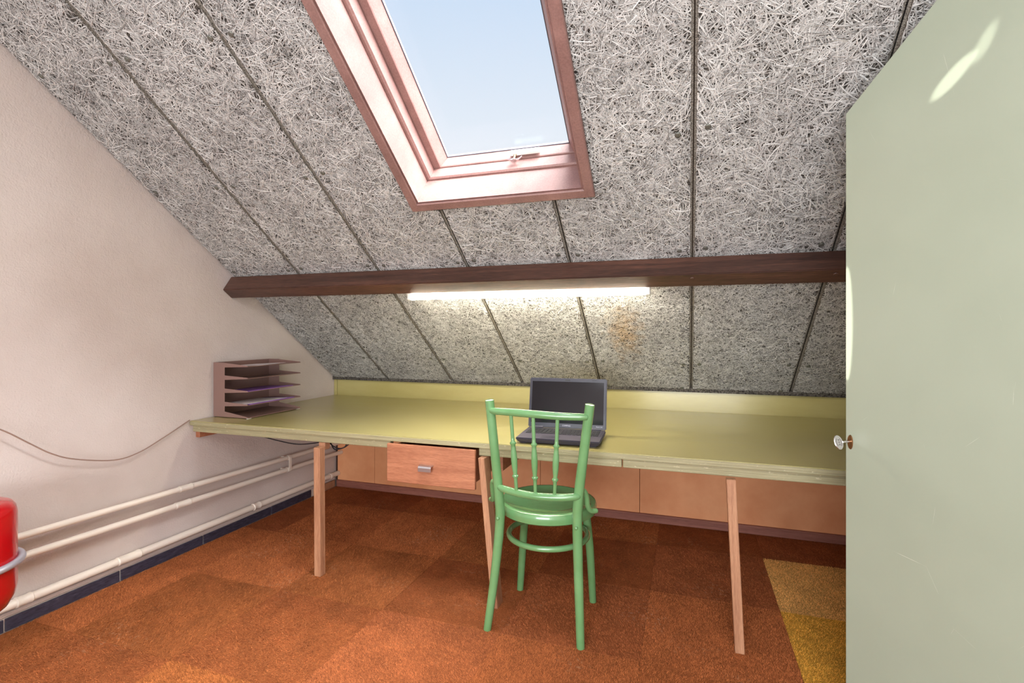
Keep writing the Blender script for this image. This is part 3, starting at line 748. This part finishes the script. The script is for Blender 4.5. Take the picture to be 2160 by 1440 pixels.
# screen half, tilted back
TL = math.radians(11); HY, HZ_ = LD - 0.006, 0.033; SH = 0.232
def sp(x, h, o): # on the display: across, up, outwards to the user
    return (x, HY + math.sin(TL) * h - math.cos(TL) * o, HZ_ + math.cos(TL) * h + math.sin(TL) * o)
def sbox(name, x0, x1, h0, h1, o0, o1, m, parent, bev=0.0):
    bm = bmesh.new()
    hexa(bm, [sp(x0, h0, o0), sp(x1, h0, o0), sp(x1, h1, o0), sp(x0, h1, o0), sp(x0, h0, o1), sp(x1, h0, o1), sp(x1, h1, o1), sp(x0, h1, o1)], bev, 2)
    return finish(name, bm, m, parent, local=True)
lid = sbox('lid', -LW / 2 + 0.001, LW / 2 - 0.001, 0.0, SH, -0.012, 0.0, M_lap, lap, 0.004)
fw, fb, ft = 0.014, 0.022, 0.017
sbox('bezel', -LW / 2 + 0.004, LW / 2 - 0.004, SH - ft, SH - 0.003, -0.001, 0.0022, M_bez, lid, 0.0006)
sbox('bezel', -LW / 2 + 0.004, LW / 2 - 0.004, 0.004, fb, -0.001, 0.0022, M_bez, lid, 0.0006)
for s in (-1, 1):
    xs = sorted((s * (LW / 2 - 0.004), s * (LW / 2 - fw)))
    sbox('bezel', xs[0], xs[1], fb, SH - ft, -0.001, 0.0022, M_bez, lid, 0.0006)
    xc = s * 0.125
    sbox('rubber_bumper', xc - 0.011, xc + 0.011, SH - 0.009, SH - 0.006, 0.002, 0.0032, M_key, lid)
    xh = sorted((s * 0.11, s * 0.16))
    bm = tube([(xh[0], LD - 0.004, 0.034), (xh[1], LD - 0.004, 0.034)], 0.006, 12); finish('hinge', bm, M_lap, lap, local=True, smooth=40)
sbox('display', -LW / 2 + fw, LW / 2 - fw, fb, SH - ft, -0.0005, 0.0012, M_scr, lid)
sbox('webcam', -0.012, 0.012, SH - 0.0125, SH - 0.006, 0.002, 0.0030, M_key, lid)
def text(name, body, size, m, parent, place, spacing=1.0):
    """lettering as mesh; place maps (u right, v up, w outwards) to local coordinates"""
    cu = bpy.data.curves.new(name, 'FONT'); cu.body = body; cu.size = size; cu.extrude = 0.0002; cu.align_x = 'CENTER'; cu.align_y = 'CENTER'; cu.space_character = spacing
    tmp = bpy.data.objects.new(name + '_tmp', cu); col.objects.link(tmp)
    dg = bpy.context.evaluated_depsgraph_get()
    me = bpy.data.meshes.new_from_object(tmp.evaluated_get(dg)); me.name = name
    bpy.data.objects.remove(tmp); bpy.data.curves.remove(cu)
    for vv in me.vertices: vv.co = place(vv.co.x, vv.co.y, vv.co.z)
    me.materials.clear(); me.materials.append(m)
    o = bpy.data.objects.new(name, me); return link(o, parent)
text('maker_lettering', 'COMPAQ', 0.0085, M_silver, lid, lambda u, v_, w: sp(u, 0.0125 + v_, 0.0024 + w), 1.1)
text('model_lettering', 'Presario CQ61', 0.0048, M_silver, lid, lambda u, v_, w: sp(0.152 + u, 0.0135 + v_, 0.0024 + w))

# ------------------------------------------------------------------ letter tray on the desk
tx0, tx1, ty0, ty1, tz0 = XL + 0.010, -2.280, 2.215, 2.622, DZ
tray = thing('letter_tray', (tx0 + 0.12, 2.42, DZ), 'brown metal five-tier letter tray standing against the white wall', 'letter tray')
TH = 0.306
finish('back_panel', box(tx0, tx0 + 0.0015, ty0, ty1, tz0 + 0.003, tz0 + TH), M_tray, tray)
for y in (ty0, ty1 - 0.0015):
    finish('side_bracket', box(tx0 + 0.0016, tx0 + 0.082, y, y + 0.0015, tz0 + 0.003, tz0 + TH), M_tray, tray)
zs = [0.004, 0.060, 0.134, 0.207, 0.278]; rise = [0.0, 0.013, 0.013, 0.013, 0.008]
for k in range(5):
    z0 = tz0 + zs[k]; rz_ = rise[k]
    bm = bmesh.new()
    hexa(bm, [(tx0 + 0.002, ty0 + 0.002, z0), (tx1, ty0 + 0.002, z0 + rz_), (tx1, ty1 - 0.002, z0 + rz_), (tx0 + 0.002, ty1 - 0.002, z0),
              (tx0 + 0.002, ty0 + 0.002, z0 + 0.0013), (tx1, ty0 + 0.002, z0 + rz_ + 0.0013), (tx1, ty1 - 0.002, z0 + rz_ + 0.0013), (tx0 + 0.002, ty1 - 0.002, z0 + 0.0013)])
    sh = finish('shelf', bm, M_tray, tray)
    for y in (ty0 - 0.0002, ty1 - 0.0012):
        bm = bmesh.new(); up = 0.030 if k == 0 else 0.024
        xb = tx0 + 0.080
        zb = z0 + rz_ * 0.3
        hexa(bm, [(xb, y, zb - 0.001), (tx1 - 0.002, y, z0 + rz_ - 0.001), (tx1 - 0.002, y + 0.0014, z0 + rz_ - 0.001), (xb, y + 0.0014, zb - 0.001),
                  (xb, y, zb + up), (tx1 - 0.002, y, z0 + rz_ + 0.006), (tx1 - 0.002, y + 0.0014, z0 + rz_ + 0.006), (xb, y + 0.0014, zb + up)])
        finish('flange', bm, M_tray, sh)
    finish('front_lip', tube([(tx1, ty0 + 0.001, z0 + rz_ + 0.001), (tx1, ty1 - 0.001, z0 + rz_ + 0.001)], 0.002, 8), M_tray, sh)
for y in (ty0 + 0.015, ty1 - 0.015):
    finish('foot', box(tx1 - 0.012, tx1 - 0.002, y - 0.012, y + 0.012, DZ, DZ + 0.004), M_white, tray)
def sheet(name, k, y0, y1, x1, h0, h1, m, label, cat, curl=0.0):
    z0 = tz0 + zs[k]; f = lambda x: z0 + rise[k] * (x - tx0) / (tx1 - tx0) + 0.0014
    xa = tx0 + 0.02
    bm = bmesh.new()
    hexa(bm, [(xa, y0, f(xa) + h0), (x1, y0, f(x1) + h0), (x1, y1, f(x1) + h0 + curl), (xa, y1, f(xa) + h0), (xa, y0, f(xa) + h1), (x1, y0, f(x1) + h1), (x1, y1, f(x1) + h1 + curl), (xa, y1, f(xa) + h1)])
    tag(finish(name, bm, m), label, cat)
sheet('paper_sheet', 4, ty0 + 0.09, ty1 - 0.12, tx1 - 0.004, 0.0008, 0.0016, M_paper, 'white paper sheet lying on the top tier of the letter tray', 'paper', 0.006)
sheet('paper_stack', 2, ty0 + 0.012, ty1 - 0.06, tx1 - 0.003, 0.0006, 0.005, M_purple, 'thin purple brochure lying on the middle tier of the letter tray', 'brochure')
sheet('paper_stack', 1, ty0 + 0.02, ty1 - 0.05, tx1 - 0.003, 0.0006, 0.006, M_purple, 'purple brochure on the second tier from the bottom of the letter tray', 'brochure')
sheet('paper_sheet', 1, ty0 + 0.006, ty1 - 0.10, tx1 - 0.010, 0.0066, 0.008, M_paper, 'pale paper sheet lying on the lower purple brochure in the letter tray', 'paper')

# ------------------------------------------------------------------ pipes along the left wall
def pipe(label, x, r, za, zb, y0, y1, couplings, clips):
    z = lambda y: za + (zb - za) * (y - 1.326) / (2.87 - 1.326)
    p = thing('heating_pipe', (x, 2.3, z(2.3)), label, 'pipe', 'cream painted pipes along the left wall')
    finish('pipe_run', tube([(x, y0, z(y0)), (x, (y0 + y1) / 2, z((y0 + y1) / 2)), (x, y1, z(y1))], r, 20), M_pipe, p, smooth=40)
    for yc, L in couplings:
        bm = bmesh.new(); a = yc - L / 2; b = yc + L / 2
        tube([(x, a - 0.004, z(a)), (x, a, z(a)), (x, a + 0.006, z(a)), (x, a + 0.010, z(a)), (x, b - 0.010, z(b)), (x, b - 0.006, z(b)), (x, b, z(b)), (x, b + 0.004, z(b))],
             [r * 1.02, r * 1.20, r * 1.20, r * 1.12, r * 1.12, r * 1.20, r * 1.20, r * 1.02], 20, bm)
        finish('coupling', bm, M_pipe, p, smooth=35)
    for yc in clips:
        bm = tube([(x, yc - 0.011, z(yc)), (x, yc + 0.011, z(yc))], r * 1.13, 20)
        cl = finish('pipe_clip', bm, M_pipe, p, smooth=40)
        finish('wall_stud', tube([(XL - 0.002, yc, z(yc)), (x - r, yc, z(yc))], 0.006, 10), M_pipe, cl)
    return p
YE = YB - 0.012
pipe('upper cream pipe of the pair along the left wall below the desk', -2.480, 0.0140, 0.372, 0.345, 0.4, YE, [(2.005, 0.07)], [2.742])
pipe('lower cream pipe of the pair along the left wall below the desk', -2.480, 0.0145, 0.291, 0.268, 0.4, YE, [(1.99, 0.08)], [2.735])
pipe('thick cream pipe running just above the slate skirting tiles', -2.508, 0.0178, 0.106, 0.102, 0.4, YE, [(1.735, 0.10), (1.325, 0.05), (2.50, 0.05)], [3.20])
# plate joining the two upper pipes at the clip
finish('clip_plate', box(-2.4655, -2.4625, 2.728, 2.752, 0.310, 0.352, 0.001), M_pipe, bpy.data.objects['heating_pipe'])
finish('clip_plate', box(-2.4655, -2.4625, 2.728, 2.752, 0.262, 0.3095, 0.001), M_pipe, bpy.data.objects['heating_pipe.001'])

# ------------------------------------------------------------------ red expansion vessel at the left edge
VX, VY = -2.290, 1.025
ves = thing('expansion_vessel', (VX, VY, 0.21), 'red enamelled expansion vessel in a grey strap beside the left wall', 'expansion vessel')
finish('tank', lathe([(0, 0.195), (0.05, 0.198), (0.095, 0.212), (0.128, 0.240), (0.145, 0.275), (0.150, 0.305), (0.150, 0.552), (0.146, 0.573), (0.136, 0.588), (0.118, 0.596), (0.06, 0.602), (0, 0.603)], (VX, VY, 0), 64), M_red, ves, smooth=60)
st = finish('strap', tube([(VX + 0.160 * math.cos(a), VY + 0.160 * math.sin(a), 0.392) for a in np.linspace(0, 2 * PI, 64, endpoint=False)], 0.0120, 14, closed=True), M_steel, ves, smooth=60)
finish('wall_arm', box(XL + 0.001, VX - 0.150, VY - 0.02, VY + 0.02, 0.398, 0.412, 0.002), M_steel, ves)
finish('valve', tube([(VX, VY, 0.196), (VX, VY, 0.150)], 0.012, 14), M_brass, ves)
finish('feed_pipe', tube(smooth_path([(VX, VY, 0.152), (VX, VY, 0.115), (VX - 0.03, VY, 0.1015), (VX - 0.10, VY, 0.1030), (-2.489, VY, 0.106)]), 0.008, 12), M_pipe, ves, smooth=50)

# ------------------------------------------------------------------ cables
c1 = finish('wall_cable', tube(smooth_path([(-2.528, 0.6, 1.10), (-2.50, 1.10, 0.885), (-2.500, 1.247, 0.801), (-2.500, 1.338, 0.730), (-2.500, 1.419, 0.668), (-2.500, 1.507, 0.625), (-2.500, 1.663, 0.584), (-2.500, 1.771, 0.592), (-2.505, 1.889, 0.633), (-2.515, 2.030, 0.690), (-2.528, 2.068, 0.700)], 6), 0.0028, 8), M_cord, smooth=60)
tag(c1, 'thin grey-brown cable sagging across the white wall to the desk corner', 'cable')
c2 = finish('desk_cable', tube(smooth_path([(-2.40, 2.20, 0.664), (-2.25, 2.18, 0.640), (-2.13, 2.17, 0.618), (-2.00, 2.17, 0.600), (-1.90, 2.17, 0.594), (-1.80, 2.18, 0.606), (-1.74, 2.19, 0.622), (-1.70, 2.17, 0.612), (-1.66, 2.15, 0.590), (-1.61, 2.16, 0.602), (-1.58, 2.18, 0.632), (-1.55, 2.2, 0.664)], 6), 0.003, 8), M_cord_d, smooth=60)
tag(c2, 'black cable hanging in a shallow loop under the desk edge', 'cable')
c3 = finish('desk_cable', tube(smooth_path([(-2.20, 2.25, 0.664), (-2.10, 2.24, 0.640), (-1.95, 2.24, 0.622), (-1.80, 2.23, 0.630), (-1.72, 2.165, 0.628), (-1.65, 2.145, 0.600), (-1.60, 2.15, 0.608), (-1.60, 2.18, 0.664)], 6), 0.0025, 8), M_cord_d, smooth=60)
tag(c3, 'thin black cable bunched at the top of the left desk leg', 'cable')
